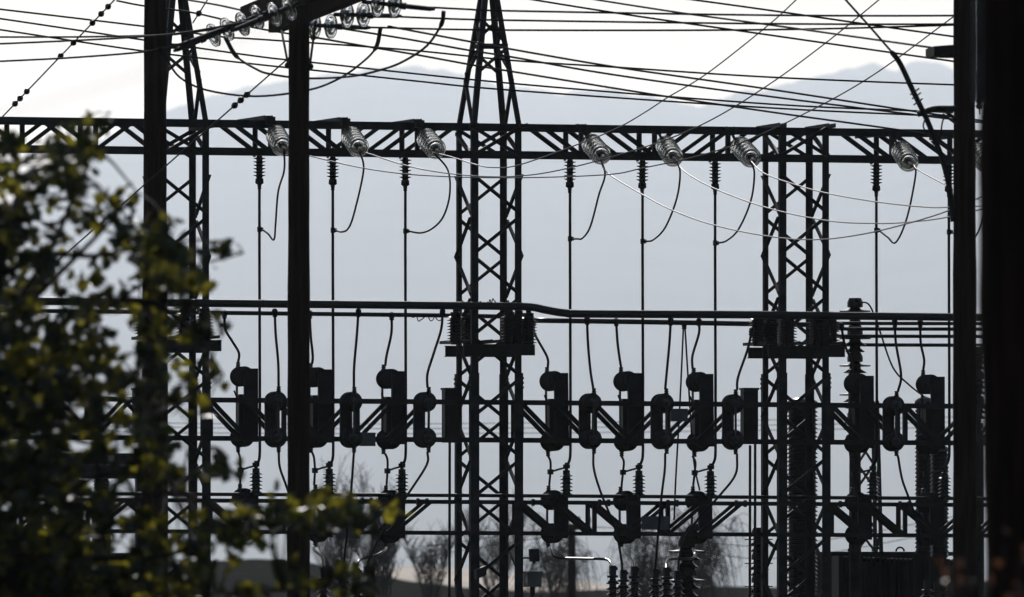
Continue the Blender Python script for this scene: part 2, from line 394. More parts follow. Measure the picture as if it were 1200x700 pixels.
# glass disc strings pulling the incoming lines off the top beam
def disc_part(parent, c, d, r=.125):
    t = .007                                    # shell thickness; d points at the cap side
    front = [(-.030, .03), (-.022, r*.42), (-.016, r*.58), (-.036, r*.62), (-.036, r*.68), (-.010, r*.72), (-.002, r*.88), (-.020, r*.92), (-.020, r*.98)]
    back = [(.002, r), (.006, r*.9), (-.002, r*.7), (-.010, r*.5), (-.016, .03)]
    b = MB(); b.lathe(c, d, front+back, 28, True)
    g = b.build('glass_disc', M_GLASS, parent)
    return g
STR = [(325, 150), (413, 152), (500, 154), (693, 160), (781, 162), (867, 163), (1057, 168), (1145, 170)]
STREND = []
pro = None
for i, (px, py) in enumerate(STR):
    s = G(px-4, py+4, -.05); e = G(px+8, py+25, -1.08); d = (e-s).normalized()
    lab = ('string of clear glass disc insulators on the top beam '+WH[i])
    if pro is None:
        pro = thing('glass_insulator_string', s, lab, 'insulator', 'glass disc strings on the top beam')
        for k in range(5):
            c = s+d*(.26+.15*k)
            disc_part(pro, c, -d)
        b = MB(); b.tube([s, s+d*1.0], .012, 6)
        for k in range(5): b.lathe(s+d*(.205+.15*k), d, [(0, .026), (.05, .034), (.06, .015)], 10)
        b.build('cap_and_pin', M_STEEL, pro)
        b = MB(); b.lathe(s+d*.93, d, [(0, .012), (.02, .02), (.15, .022), (.18, .012)], 8); b.build('dead_end_clamp', M_ALU, pro)
        b = MB(); b.bar(s+Z*.04+V*.02, s+d*.2, .02, .05); b.build('shackle', M_STEEL, pro)
        L0 = (e-s)
    else: put_copy(pro, s, lab)
    STREND.append(s+L0)
    a = thing('outrigger_arm', G(px-6, py-10, 0), 'sloping steel arm on the top beam above the glass string '+WH[i], 'bracket', 'string arms on the top beam')
    u = (G(px-6, py-10, -.3)-P0).dot(U)
    zz = G(px-6, py-10, -.1).z
    b = MB(); b.channel(L(u, -.12, zz), L(u, 1.35, zz+.012), .10, .045, .01, Z); b.build('arm', M_STEEL, a)
    b = MB(); b.box(L(u, -.13, zz-.01), U*.035, V*.05, Z*.05); b.box(L(u+.06, -.1, zz+.0), U*.02, V*.02, Z*.03); b.bar(L(u, -.1, zz), s, .03, .012); b.build('hanger_plate', M_STEEL, a)

# wires -------------------------------------------------------------
def run_on(pp):                             # a line that leaves the frame goes on past it
    def out(q):
        x, y = 600+q.x/(K*q.y), HOR-(q.z-CAM_Z)/(K*q.y); return x < -30 or x > 1210 or y < -5
    if out(pp[-1]): d = (pp[-1]-pp[-2]).normalized(); pp = pp+[pp[-1]+d*3, pp[-1]+d*7]
    if out(pp[0]): d = (pp[0]-pp[1]).normalized(); pp = [pp[0]+d*7, pp[0]+d*3]+pp
    return pp
def cable(name, pts, r, label, cat, group=None, m=M_WIRE, sub=8, n=6, fit=False, sleeve=0):
    b = MB(); pp = run_on(smooth_path(pts, sub)); 
    if sleeve:
        m_ = max(2, int(len(pp)*sleeve)); r = [r*2.0 if (i < m_ or i >= len(pp)-m_) else r for i in range(len(pp))]
    b.tube(pp, r, n)
    if fit:
        d = (pp[1]-pp[0]).normalized(); b.lathe(pp[0]-d*.04, d, [(0, r*1.3), (.02, r*2.3), (.06, r*2.3), (.075, r*1.5), (.09, r*2), (.1, r*1.2)], 8)
    return tag(b.build(name, m), label, cat, group)
def ycab(pl, y0, y1):                       # pixels along a line whose distance runs from y0 to y1
    xa, xb = pl[0][0], pl[-1][0]
    return [P(x, y, y0+(y1-y0)*((x-xa)/(xb-xa) if xb != xa else 0)) for x, y in pl]
# jumpers from strings to the rods
JUMP = [[(333, 200), (326, 225), (323, 262), (321, 281), (314, 274)], [(426, 200), (415, 250), (408, 268), (400, 272)], [(525, 200), (527, 228), (520, 253), (508, 267), (494, 273)],
        [(709, 205), (702, 228), (692, 265), (683, 279), (676, 280)], [(797, 203), (793, 233), (780, 266), (766, 281)], [(884, 203), (880, 235), (866, 268), (852, 282)],
        [(1073, 205), (1063, 255), (1050, 284), (1040, 278)], [(1160, 205), (1150, 262), (1137, 284), (1126, 279)]]
for i, pl in enumerate(JUMP):
    e = STREND[i]; yc = (269, 270, 271, 280, 283, 285, 270, 272)[i]
    n = len(pl); pts = [e-Z*.01]
    for k, (x, y) in enumerate(pl): pts.append(G(x, y, -1.0+1.25*(k+1)/(n+1)))
    pts.append(G(PH[i]+3, yc, .28))
    cable('jumper_loop', pts, .0115, 'hanging cable loop from glass string to rod '+WH[i], 'cable', 'jumper loops below the glass strings')
# the lines that leave the strings toward the camera
def incoming(i, pl, y1, label):
    e = STREND[i]; a, bb = e.x, None
    n = len(pl); pts = [e]
    xa, xb = 600+e.x/(K*e.y), pl[-1][0]
    for x, y in pl:
        t = (x-xa)/(xb-xa); pts.append(P(x, y, e.y+(y1-e.y)*t))
    cable('line_conductor', pts, .0074, label, 'wire', 'bright line conductors strung from the glass strings', M_ALU, 8)
incoming(0, [(363, 183), (430, 198), (500, 206), (600, 208.5), (709, 205), (754, 197), (829, 180), (900, 154), (1011, 96), (1117, 20), (1160, -12)], 122, 'bright wire from the leftmost glass string, rising to the right wooden pole')
incoming(1, [(483, 196), (540, 205), (600, 207), (663, 198), (760, 171), (829, 143), (900, 100), (967, 51), (1030, 0), (1060, -25)], 122, 'bright wire from the glass string right of the centre wooden pole, leaving the top edge')
incoming(2, [(535, 186), (557, 193), (578, 196.5), (610, 193), (686, 166), (726, 149), (757, 131), (783, 114), (829, 86), (900, 30), (933, 0), (955, -20)], 122, 'bright wire from the glass string left of the middle tower, leaving the top edge')
incoming(3, [(711, 202), (749, 226), (789, 247), (837, 264), (900, 277), (957, 281), (1014, 274), (1071, 260), (1114, 246), (1170, 222)], 112, 'bright wire sagging lowest, from the glass string right of the middle tower')
incoming(4, [(802, 201), (837, 221), (900, 244), (971, 259), (1029, 262), (1071, 260), (1114, 254), (1170, 240)], 113, 'bright sagging wire from the glass string midway between middle and right towers')
incoming(5, [(895, 203), (930, 216), (971, 227), (1029, 237), (1086, 243), (1114, 243), (1170, 241)], 114, 'bright sagging wire from the glass string left of the right tower')
incoming(6, [(1077, 200), (1117, 221), (1155, 237), (1185, 246)], 118, 'bright short wire from the glass string right of the right tower')
# bus pipes -----------------------------------------------------------
def bus(pl, v, r, label, m=M_BUS):
    b = MB(); b.tube(smooth_path([G(x, y, v) for x, y in pl], 6), r, 14)
    return tag(b.build('bus_pipe', m), label, 'bus pipe', 'horizontal bus pipes')
bus([(-40, 352), (200, 355), (500, 358), (590, 359), (622, 360), (640, 363.5), (662, 367), (690, 368), (880, 369), (1000, 370.5), (1230, 373)], -.15, .047, 'thick dark horizontal pipe across the middle with a small step right of the middle tower')
bus([(-40, 363.5), (200, 366), (500, 369.5), (612, 371.5)], .62, .027, 'thinner horizontal pipe just below the thick one, left of the middle tower')
bus([(618, 375.5), (760, 377.5), (900, 380), (985, 381)], .62, .031, 'thinner horizontal pipe just below the thick one, right of the middle tower')
for k, (ya, yb) in enumerate([(379, 379.5), (385.5, 386), (394, 394.5), (404, 405)]):
    bus([(962, ya), (1070, (ya+yb)/2), (1230, yb)], .9+.5*k, .022, ('uppermost', 'second', 'third', 'lowest')[k]+' of four thin stacked pipes right of the right tower')
# post insulators on the tower platforms
def post(h, r0, r1, n, m, name, cat, grp):
    o = thing(name, (0, 0, 0), '', cat, grp)
    b = MB(); b.lathe(V3((0, 0, 0)), Z, sheds(h, r0, r1, n), 14); b.build('ribbed_body', m, o)
    b = MB(); b.lathe(V3((0, 0, h)), Z, [(0, r0*.95), (.03, r0*.95), (.034, r0*.5), (.06, r0*.5)], 12); b.build('top_cap', M_STEEL, o)
    return o
pp_ = post(.35, .066, .105, 9, M_PORC, 'post_insulator', 'insulator', 'bus insulators on the tower platforms')
SPOT = [((534, 404, -.02), 'far left on the middle tower platform'), ((548, 404, .7), 'second from left on the middle tower platform'), ((597, 404, -.05), 'third from left on the middle tower platform'),
        ((609, 405, .75), 'fourth from left on the middle tower platform'), ((619, 405, -.05), 'far right on the middle tower platform'),
        ((168, 398, .6), 'left of the left wooden pole on the left tower platform'), ((216, 400, .4), 'right of the left wooden pole on the left tower platform'), ((240, 400, -.05), 'far right on the left tower platform'),
        ((888, 406, .3), 'far left on the right tower platform'), ((905, 406, .7), 'second from left on the right tower platform'), ((924, 406, -.05), 'third from left on the right tower platform'),
        ((958, 406, .1), 'second from right on the right tower platform'), ((974, 406, .5), 'far right on the right tower platform')]
for k, ((x, y, v), wh) in enumerate(SPOT):
    lab = 'dark ribbed bus insulator '+wh
    if k == 0: pp_.location = G(x, y, v); pp_['label'] = lab
    else: put_copy(pp_, G(x, y, v), lab)

# ------------------------------------------------------------------ disconnect switches
def clamp_at(p, sgn, hgt, lins, top):
    s2 = 1 if top else -1
    return V3(p)+Z*((.21*s2) if sgn < 0 else (hgt/2-.09) if top else (-hgt/2+.06))-U*(.06 if sgn > 0 else -.025)+V*(sgn*(.08+lins))+Z*(s2*.165)
def ribs_h(length, r0, r1, n): return sheds(length, r0, r1, n, .03)
def switch(name, grp, hgt, wid, sgn, rins, lins, block, zt=None, zb=None):
    """vertical switch: a base channel, two horizontal post insulators (sgn +1 pointing away, -1 toward the camera) and a blade"""
    o = thing(name, (0, 0, 0), '', 'switch', grp)
    b = MB(); b.channel(V3((0, 0, -hgt/2)), V3((0, 0, hgt/2)), wid, .05*sgn, .012)
    b.box(V3((0, 0, -hgt*.3))+V*(.028*sgn), U*(wid/2-.014), V*.02, Z*.01); b.box(V3((0, 0, hgt*.3))+V*(.028*sgn), U*(wid/2-.014), V*.02, Z*.01)
    b.box(V3((0, 0, hgt*.5-.05))-U*(wid*.3)-V*(.006*sgn), U*.012, V*.01, Z*.012); b.box(V3((0, 0, hgt*.5-.05))+U*(wid*.3)-V*(.006*sgn), U*.012, V*.01, Z*.012)
    b.build('base_channel', M_BASE, o)
    for zc in ((hgt/2-.09) if zt is None else zt, (-hgt/2+.06) if zb is None else zb):
        c = V3((0, 0, zc))+V*(.05*sgn)-U*(.06 if sgn > 0 else -.025)
        b = MB(); b.lathe(c, V*sgn, ribs_h(lins, rins*.62, rins, 5), 24)
        i_ = b.build('switch_insulator', M_PORC, o, c)
        b = MB(); b.lathe(c+V*(sgn*lins), V*sgn, [(0, rins*.42), (.03, rins*.42), (.04, rins*.3), (.075, rins*.26), (.08, rins*.1)], 14)
        b.build('terminal_cap', M_STEEL2, i_, c)
        s2 = 1 if zc > 0 else -1
        b = MB(); q = c+V*(sgn*(lins+.03))+Z*(s2*.03)
        b.lathe(q+Z*(s2*.06), Z*s2, [(0, .02), (.03, .032), (.035, .02), (.05, .032), (.055, .02), (.08, .028), (.085, .014)], 10); b.build('wire_clamp', M_STEEL, i_, c)
    b = MB(); x = V*(sgn*(.05+lins+.05)); xo = U*(.07 if sgn > 0 else -.02); b.bar(V3((0, 0, -hgt/2+(.05 if zt is None else 0)))+x-xo, V3((0, 0, hgt/2-(.08 if zt is None else 0)))+x-xo, .022, .03); b.build('blade', M_STEEL2, o)
    if block:
        b = MB(); x = V*(sgn*(.13)); b.box(V3((0, 0, -hgt*.10))+x-U*.045, U*(.088), V*.06, Z*(hgt*.25)); b.build('operating_unit', M_BASE, o)
        b = MB(); p = V3((0, 0, hgt*.05))+V*.1-U*.13; b.bar(p+Z*.0, p+Z*.13-U*.055, .018, .012); b.build('hook_arm', M_STEEL, o)
    else:
        b = MB(); b.box(V3((-.035, 0, .0))-V*(.0), U*.022, V*.008, Z*.045); b.build('label_plate', M_WHITE, o)
    return o
pa = switch('disconnect_switch', 'upper switches on the far side of the mid height beam', .86, .165, 1, .118, .36, True)
AP, BP, CP = [], [], []
AX = [282, 369, 455, 646, 732, 816, 1004, 1087]; AY = [441, 442, 444, 446, 446, 447, 449, 450]
for i, x in enumerate(AX):
    p = G(x+12.5, AY[i]+34, .48); AP.append(p); lab = 'tall upper switch behind the mid height beam, '+WH[i]
    if i == 0: pa.location = p; pa['label'] = lab
    else: put_copy(pa, p, lab)
pb = switch('disconnect_switch', 'upper switches on the near side of the mid height beam', .40, .135, -1, .118, .26, False, .21, -.21)
BX = [322, 410, 496, 690, 774, 858, 1046]; BY = [492, 492.5, 492.5, 494, 494.5, 495, 497]
BW = WH[:6]+['right of the right tower']
for i, x in enumerate(BX):
    p = G(x-5.5, BY[i], .04); BP.append(p); lab = 'shorter switch, round insulators facing us, on the mid beam '+BW[i]
    if i == 0: pb.location = p; pb['label'] = lab
    else: put_copy(pb, p, lab)
pc = switch('disconnect_switch', 'lower switches on the bottom beam', .54, .165, 1, .118, .28, False)
for ch in list(pc.children):
    if ch.name.startswith('label_plate'): bpy.data.objects.remove(ch)
CX = [285, 372, 457, 648, 733, 817, 1004, 1088]; CY = [602, 603, 604, 604, 604.5, 605, 606, 607]
for i, x in enumerate(CX):
    p = G(x+10, CY[i], .44); CP.append(p); lab = 'lower switch with dark column on the bottom beam '+WH[i]
    if i == 0: pc.location = p; pc['label'] = lab
    else: put_copy(pc, p, lab)
pd = post(.29, .045, .078, 6, M_GREENPORC, 'post_insulator', 'insulator', 'green insulators standing on the bottom beam')
DX = [300, 386, 471, 664, 749, 833, 1023, 1107]
for i, x in enumerate(DX):
    p = G(x, interp_l(T2, x)-6, .36); lab = 'green ribbed insulator standing on the bottom beam '+WH[i]
    if i == 0: pd.location = p; pd['label'] = lab
    else: put_copy(pd, p, lab)
    y = interp_l(T2, x)
    o = thing('rod_link', G(x-1, y-42, .3), 'short link bar above the bottom beam '+WH[i], 'link', 'links above the green insulators')
    b = MB(); b.tube([G(x+1, y-41.5, .3), G(x-9, y-39, .35), G(CX[i]-3, y-36, .4)], .012, 7); b.build('bar', M_STEEL2, o)
    b = MB(); b.lathe(G(x, y-40, .3), Z, [(0, .04), (.045, .045), (.05, .025), (.07, .02)], 10); b.build('clamp', M_STEEL, o); b = MB(); b.box(G(CX[i]-3, y-36, .4), U*.03, V*.03, Z*.03); b.build('clamp', M_STEEL, o)
# leads: bus to the upper switches, switch to switch, and switch to the cable ends
def lead(name, pl, v0, v1, label, grp, r=.0155, m=M_WIRE, ends=True, p0=None, p1=None):
    n = len(pl)-1
    pts = [G(x, y, v0+(v1-v0)*k/n) for k, (x, y) in enumerate(pl)]
    if p0 is not None: pts[0] = p0
    if p1 is not None: pts[-1] = p1
    return cable(name, pts, r, label, 'cable', grp, m, 6, 7, ends)
AL = [[(263, 368), (264, 386), (272, 400), (280, 414), (281, 430)], [(363, 368), (364, 392), (366.5, 417), (367, 431)], [(459, 370), (458.6, 391), (453, 417), (452, 432)],
      [(625, 377), (627, 392), (641, 418), (643, 433)], [(722, 377), (724, 405), (727, 434)], [(819, 377), (819, 391), (811.5, 417), (811, 434)],
      [(986, 382), (990, 404), (999, 425), (1001, 436)], [(1078.5, 378), (1079, 402), (1083, 422), (1082, 438)]]
for i, pl in enumerate(AL): lead('switch_lead', pl, .62, .9, 'cable from thinner pipe to tall upper switch '+WH[i], 'leads from the thinner pipe', p1=clamp_at(AP[i], 1, .86, .36, True))
BL = [[(322, 366), (323, 391), (326, 425), (328, 456)], [(420, 366), (418, 395), (415, 430), (414, 458)], [(518.6, 366), (517, 386), (508, 415), (501, 438), (500, 459)],
      [(688, 375), (689, 402), (692, 435), (694, 460)], [(786, 376), (784.5, 402), (781, 440), (779.5, 460)], [(881, 388), (876, 410), (865, 442), (863, 460)],
      [(1048.5, 378), (1050, 403), (1056, 440), (1056.5, 463)]]
for i, pl in enumerate(BL): lead('switch_lead', pl, -.15, -.3, 'cable from thick pipe to near side switch '+BW[i], 'leads from the thick pipe', p1=clamp_at(BP[i], -1, .52, .26, True))
for i in range(8):
    y = interp_l(T2, CX[i])
    lead('switch_lead', [(AX[i]+1, AY[i]+79), (AX[i]-1, AY[i]+95), (CX[i]-3, y-36), (CX[i]-2, y-12)], .9, .8, 'straight cable between the upper and lower switches '+WH[i], 'leads between upper and lower switches', .014, ends=False, p0=clamp_at(AP[i], 1, .86, .36, False), p1=clamp_at(CP[i], 1, .54, .28, True))
BD = [[(327, 523), (328, 548), (336, 571), (345, 600), (350, 650), (350, 705)], [(414, 525), (413, 555), (411, 580), (405, 640), (403, 663)], [(501, 525), (500, 545), (479, 578), (460, 607), (445, 630), (433, 655), (430, 666)],
      [(695, 525), (696, 550), (704, 577), (721, 620), (728, 655), (729, 668)], [(779, 526), (779, 551), (775, 584), (770, 640), (768, 668)], [(864, 527), (862, 556), (844, 580), (821, 605), (803, 630), (796, 655), (795, 668)],
      [(1056, 530), (1057, 561), (1064, 581), (1072, 603), (1082, 640)]]
for i, pl in enumerate(BD): lead('switch_lead', pl, -.3, -.5, 'long slanting cable dropping from the near side switch '+BW[i], 'long drops from the near side switches', .0145, ends=False, p0=clamp_at(BP[i], -1, .52, .26, False))
CDL = [[(367, 637), (368, 645), (377, 653), (379, 666)], [(454, 636), (450, 646), (438, 652), (422, 656), (418, 667)], [(645, 636), (645.5, 645), (652, 653.5), (680, 655), (708, 655.5), (715, 659), (718, 668)],
       [(731, 637), (732, 648), (741, 657), (743, 668)], [(815, 637), (814, 652), (806, 655), (785, 655.5), (781, 660), (780.5, 668)]]
CW = WH[1:6]
for i, pl in enumerate(CDL): lead('switch_lead', pl, .72, -.5, 'bent bar dropping from the lower switch '+CW[i], 'bars below the lower switches', .016, M_BUS, False, p0=clamp_at(CP[i+1], 1, .54, .28, False))
# cable terminations at the bottom edge
def termination():
    o = thing('cable_termination', (0, 0, 0), '', 'cable end', 'cable terminations along the bottom edge')
    b = MB(); b.lathe(V3((0, 0, -.5)), Z, sheds(.42, .035, .066, 7), 14); b.build('ribbed_body', M_PORC, o)
    b = MB(); b.box(V3((0, 0, -.0)), U*.028, V*.028, Z*.05); b.lathe(V3((0, 0, -.10)), Z, [(-.03, .02), (-.02, .05), (.0, .05), (.005, .03), (.03, .03), (.035, .055), (.055, .055), (.06, .025)], 12)
    b.box(V3((0, 0, .02))+U*.036, U*.012, V*.012, Z*.014); b.build('connector', M_STEEL, o)
    b = MB(); b.lathe(V3((0, 0, -1.0)), Z, [(0, .03), (.5, .032)], 10); b.build('cable_tail', M_WIRE, o)
    return o
pt = termination(); pt.scale = (1.2, 1.2, 1.2)
TX = [(379, 672, 'just right of the centre wooden pole'), (403, 668, 'second right of the centre wooden pole'), (418, 672, 'third right of the centre wooden pole'), (430, 670, 'fourth right of the centre wooden pole'),
      (718, 669, 'leftmost of six between middle and right towers'), (730.5, 674, 'second of six between middle and right towers'), (743.5, 670, 'third of six between middle and right towers'),
      (768, 673, 'fourth of six between middle and right towers'), (781, 671, 'fifth of six between middle and right towers'), (794, 675, 'rightmost of six between middle and right towers'),
      (1086, 686, 'left of three beside the right wooden pole'), (1098, 688, 'middle of three beside the right wooden pole'), (1113, 687, 'right of three beside the right wooden pole')]
for i, (x, y, wh) in enumerate(TX):
    p = G(x, y, -.5); lab = 'ribbed cable end at the bottom edge, '+wh
    if i == 0: pt.location = p; pt['label'] = lab
    else: put_copy(pt, p, lab)
for k, (xa, xb, wh) in enumerate([(372, 440, 'right of the centre wooden pole'), (708, 804, 'between middle and right towers'), (1076, 1120, 'beside the right wooden pole')]):
    o = thing('termination_stand', G((xa+xb)/2, 700, -.5), 'low steel rail holding the cable ends '+wh, 'stand', 'stands of the cable ends')
    o.location.z = 0; WORLD[o] = V3(o.location)
    b = MB(); p, q = G(xa, 722, -.5), G(xb, 722, -.5); q.z = p.z; b.channel(p, q, .1, .06, .01); b.build('rail', M_STEEL, o)
    for x in (xa+6, xb-6):
        b = MB(); p1 = G(x, 722, -.45); b.angle(V3((p1.x, p1.y, 0)), p1, .06, .008); b.build('leg', M_STEEL, o)
rq = random.Random(4)
for xa, xb, yy, v, lb in ((482, 518, 373, .62, 'tangle of loose wire under the thinner pipe left of the middle tower'), (562, 582, 354, -.15, 'tangle of loose wire on the thick pipe at the middle tower')):
    cable('loose_wire', [G(xa+(xb-xa)*k/13, yy+rq.uniform(-4, 4), v+rq.uniform(-.04, .04)) for k in range(14)], .0065, lb, 'wire')
# V of two thin wires, conduits and small boxes
for k, (pl, lb) in enumerate([([(801, 380), (797, 469), (792, 560), (790, 610)], 'left one of two thin wires fanning down from the thinner pipe'), ([(802.5, 380), (808, 469), (813, 540), (820, 575)], 'right one of two thin wires fanning down from the thinner pipe')]):
    lead('thin_wire', pl, .62, .6, lb, 'fanned thin wires', .011)
for x, y0, y1, lb in ((527, 518, 720, 'thin vertical conduit left of the middle tower'), (879, 522, 720, 'thin vertical conduit left of the right tower'), (885, 505, 720, 'second thin vertical conduit close to the right tower')):
    b = MB(); b.tube([G(x, y0, .3), G(x-.5, y1+120, .3)], .016, 8); tag(b.build('conduit', M_STEEL), lb, 'conduit', 'thin conduits beside the towers')
for x, v, wh in ((528, .48, 'middle tower'), (878, .48, 'right tower'), (165, .48, 'left tower')):
    o = thing('control_box', G(x, 520, v), 'dark control box on the mid height beam beside the '+wh, 'box', 'control boxes on the mid height beam')
    b = MB(); b.box(G(x, 488, v), U*.085, V*.09, Z*.31); b.build('case', M_BASE, o)
    b = MB(); b.box(G(x, 488, v-.10), U*.07, V*.008, Z*.28); b.build('door', M_BASE, o)
    b = MB(); b.box(G(x, 456, v), U*.095, V*.11, Z*.012); b.build('roof', M_BASE, o)
for (x0, x1, y0, y1, v, lb) in ((421, 440, 507, 523, -.02, 'grey blank plate on the mid height beam right of the centre wooden pole'), (786, 806, 479, 494, .0, 'dark square plate on the mid height beam between middle and right towers'),
                            (752, 784, 605, 621, -.0, 'wide grey plate on the bottom beam between middle and right towers'), (395, 422, 615, 632, -.0, 'wide grey plate on the bottom beam right of the centre wooden pole')):
    b = MB(); p, q = G(x0, y0, v), G(x1, y1, v); c = (p+q)/2
    b.box(c, U*((q-p).dot(U)/2), V*.006, Z*((p.z-q.z)/2)); tag(b.build('plate', M_PLATE), lb, 'plate', 'blank plates on the beams')
o = thing('floodlight', G(620, 655, 0), 'small boxy floodlight on the lower right leg of the middle tower', 'light')
b = MB(); b.box(G(626, 651, -.2), U*.05+V*.01, V*.06, Z*.075+V*.02); b.build('lamp_housing', M_BASE, o)
b = MB(); b.tube([G(613, 654, 0), G(620, 654, -.15)], .012, 6); b.tube([G(620, 654, -.15), G(627, 660, -.2)], .012, 6); b.build('bracket', M_STEEL, o)
o = thing('floodlight', G(560, 674, -.1), 'tilted floodlight on the lower left leg of the middle tower', 'light')
b = MB(); b.box(G(563, 671, -.15), U*.06+Z*.025, V*.06, Z*.055); b.build('lamp_housing', M_BASE, o)
b = MB(); b.tube([G(556, 672, 0), G(561, 676, -.12)], .012, 6); b.build('bracket', M_STEEL, o)
o = thing('meter_cabinet', G(624, 700, .2), 'pale grey cabinet low beside the middle tower', 'cabinet')
b = MB(); b.box(G(624, 680, .2), U*.085, V*.1, Z*.08); b.build('case', M_GREYPORC, o)
b = MB(); b.box(G(624, 671, .2), U*.095, V*.12, Z*.012); b.build('lid', M_GREYPORC, o)
b = MB(); b.tube([G(624, 688, .2), L(uu(624, .2), .2, 0)], .03, 8); b.build('post', M_STEEL, o)

# ------------------------------------------------------------------ wooden poles
def wood_pole(name, pxt, pxb, wt, wb, y, label, cat='pole', ytop=-60, grp='wooden utility poles', m=M_WOOD, wob=.0):
    pts = []; rr = []
    ybot = HOR+CAM_Z/(K*y)
    n = 26
    for k in range(n+1):
        t = k/n; py = ybot+(ytop-ybot)*t
        x = pxb+(pxt-pxb)*t+wob*math.sin(t*7)*4
        pts.append(P(x, py, y)); rr.append((wb+(wt-wb)*t)/2*K*y*(1+.022*math.sin(k*1.7)+.018*math.sin(k*.6+pxt)))
    o = thing(name, pts[0], label, cat, grp)
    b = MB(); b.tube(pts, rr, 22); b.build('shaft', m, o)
    return o
pl_ = wood_pole('wooden_pole', 182, 181, 25, 35, 116, 'dark wooden pole on the left, in front of the left lattice tower')
pm_ = wood_pole('wooden_pole', 350.5, 349.5, 24, 28.5, 112, 'dark wooden pole at centre left carrying the double crossarm', ytop=-25)
pr_ = wood_pole('wooden_pole', 1130, 1131, 25, 30, 108, 'dark wooden pole on the right, just left of the huge blurred post')
near = wood_pole('wooden_post', 1198, 1206, 100, 104, 50, 'huge black out-of-focus post filling the right edge of the picture', 'post', -160, None, M_WOOD, .8)
b = MB(); b.tube([P(1146, y, 49.6) for y in range(-100, 122, 20)], .022, 8); b.build('conduit', M_STEEL2, near)
# double crossarm of the centre pole
for (xa, ya, xb, yb, Ya, Yb) in ((322, 27, 428, -15, 114.6, 109.4), (289, 20, 394, -24, 114.9, 109.7)):
    b = MB(); p, q = P(xa, ya, Ya), P(xb, yb, Yb); b.bar(p, q, .13, .20, Z); b.build('crossarm', M_WOOD, pm_)
for (x0, y0, x1, y1) in ((330, 36, 338, 78), (370, 24, 363, 78)):
    b = MB(); b.bar(P(x0, y0, 113.2 if x0 < 350 else 111), P(x1, y1, 112), .022, .01); b.build('arm_brace', M_STEEL, pm_)
b = MB()
for x, y in ((367, 44), (364, 78), (337, 77)):
    b = MB(); b.lathe(P(x, y, 112), V3((0, -1, 0)), [(-.06, .03), (.05, .03), (.07, .018)], 8); b.build('bolt', M_STEEL, pm_)
# glass strings on the crossarm
def arm_string(a, e, discs, label, clamp=.3):
    o = thing('glass_insulator_string', a, label, 'insulator', 'glass disc strings on the crossarm of the centre pole')
    d = (e-a).normalized()
    b = MB(); b.tube([a, e], .022, 7)
    for c in discs: b.lathe(c-d*.05, d, [(0, .03), (.0, .05), (.05, .055), (.06, .03)], 10)
    b.lathe(e-d*.03, d, [(0, .02), (.01, .035), (.06, .035), (.07, .02)], 8); b.build('cap_and_pin', M_STEEL, o)
    for c in discs: disc_part(o, c, -d, .125)
    b = MB(); b.lathe(e, d, [(0, .02), (.05, .026), (clamp, .024), (clamp+.05, .012)], 8); b.build('dead_end_clamp', M_STEEL, o)
    return o
def S(x, y, Y): return P(x, y, Y)
arm_string(S(285, 27, 114.6), S(238, 46, 114.4), [S(267, 34, 114.5), S(251, 41, 114.45)], 'glass disc string on the left end of the crossarm, furthest left')
arm_string(S(315, 14, 113.2), S(270, 31, 113.0), [S(302, 20, 113.1), S(285, 28, 113.05)], 'second glass disc string left of the centre pole', .55)
arm_string(S(352, 3, 111.5), S(306, 22, 111.3), [S(339, 10, 111.4), S(322, 17, 111.35)], 'glass disc string left of and nearest to the centre pole top')
arm_string(S(352, 29, 113.6), S(398, 31, 113.4), [S(368, 31, 113.5), S(387, 31, 113.45)], 'glass disc string right of the centre pole, lowest of three')
arm_string(S(392, 17, 111.6), S(434, 18, 111.4), [S(406, 18, 111.5), S(425, 17, 111.45)], 'glass disc string right of the centre pole, middle of three')
arm_string(S(425, 2, 109.8), S(472, 7, 109.6), [S(442, 5, 109.7), S(462, 5, 109.65)], 'glass disc string right of the centre pole, touching the top edge')
WG = 'overhead wires above the substation'
def wire(pl, y0, y1, label, r=.0112, grp=WG, m=M_WIRE, name='overhead_wire', sleeve=0):
    return cable(name, ycab(pl, y0, y1), r, label, 'wire', grp, m, 6, 6, False, sleeve)
wire([(472, 7), (546, 11), (600, 13), (900, 18), (1117, 18.5), (1300, 16)], 109.6, 112, 'topmost of three nearly level wires running right from the centre pole crossarm')
wire([(434, 18), (508, 21.5), (600, 24), (900, 28), (1117, 28.5), (1300, 27)], 111.4, 114, 'middle of three nearly level wires running right from the centre pole crossarm')
wire([(398, 31), (443, 32.5), (600, 35.5), (900, 35), (1117, 29.5), (1300, 22)], 113.4, 116, 'lowest of three nearly level wires running right from the centre pole crossarm')
wire([(-60, 43.5), (80, 43.5), (168, 42), (210, 40), (272, 31)], 118.5, 113, 'upper level wire on the left running to the crossarm string')
wire([(-60, 54), (80, 48), (168, 43), (225, 37), (308, 22)], 118, 111.3, 'middle level wire on the left running to the crossarm string')
wire([(-60, 75), (0, 72), (80, 68), (168, 61), (200, 54), (238, 46)], 119, 114.4, 'lower rising wire on the left running to the crossarm string')
wire([(446, 33), (440, 57), (420, 77), (394, 94), (360, 106), (300, 113), (243, 106), (211, 91), (196, 70), (188, 55)], 113.2, 113.2, 'long drooping jumper loop passing below the crossarm, lower one', .012, 'drooping jumper loops at the crossarm', sleeve=.13)
wire([(520, 13), (517, 29), (500, 54), (471, 73), (443, 83), (409, 90), (357, 92), (317, 87), (300, 81), (277, 66), (264, 44)], 109.6, 113.6, 'long drooping jumper loop passing below the crossarm, wider one', .012, 'drooping jumper loops at the crossarm', sleeve=.13)
wire([(-60, 4), (0, 11), (168, 31), (257, 43), (300, 46), (470, 58), (600, 71), (723, 79), (900, 90.5), (1117, 99.5), (1300, 104)], 122, 124, 'wire sloping gently down from the top left corner across to the right pole')
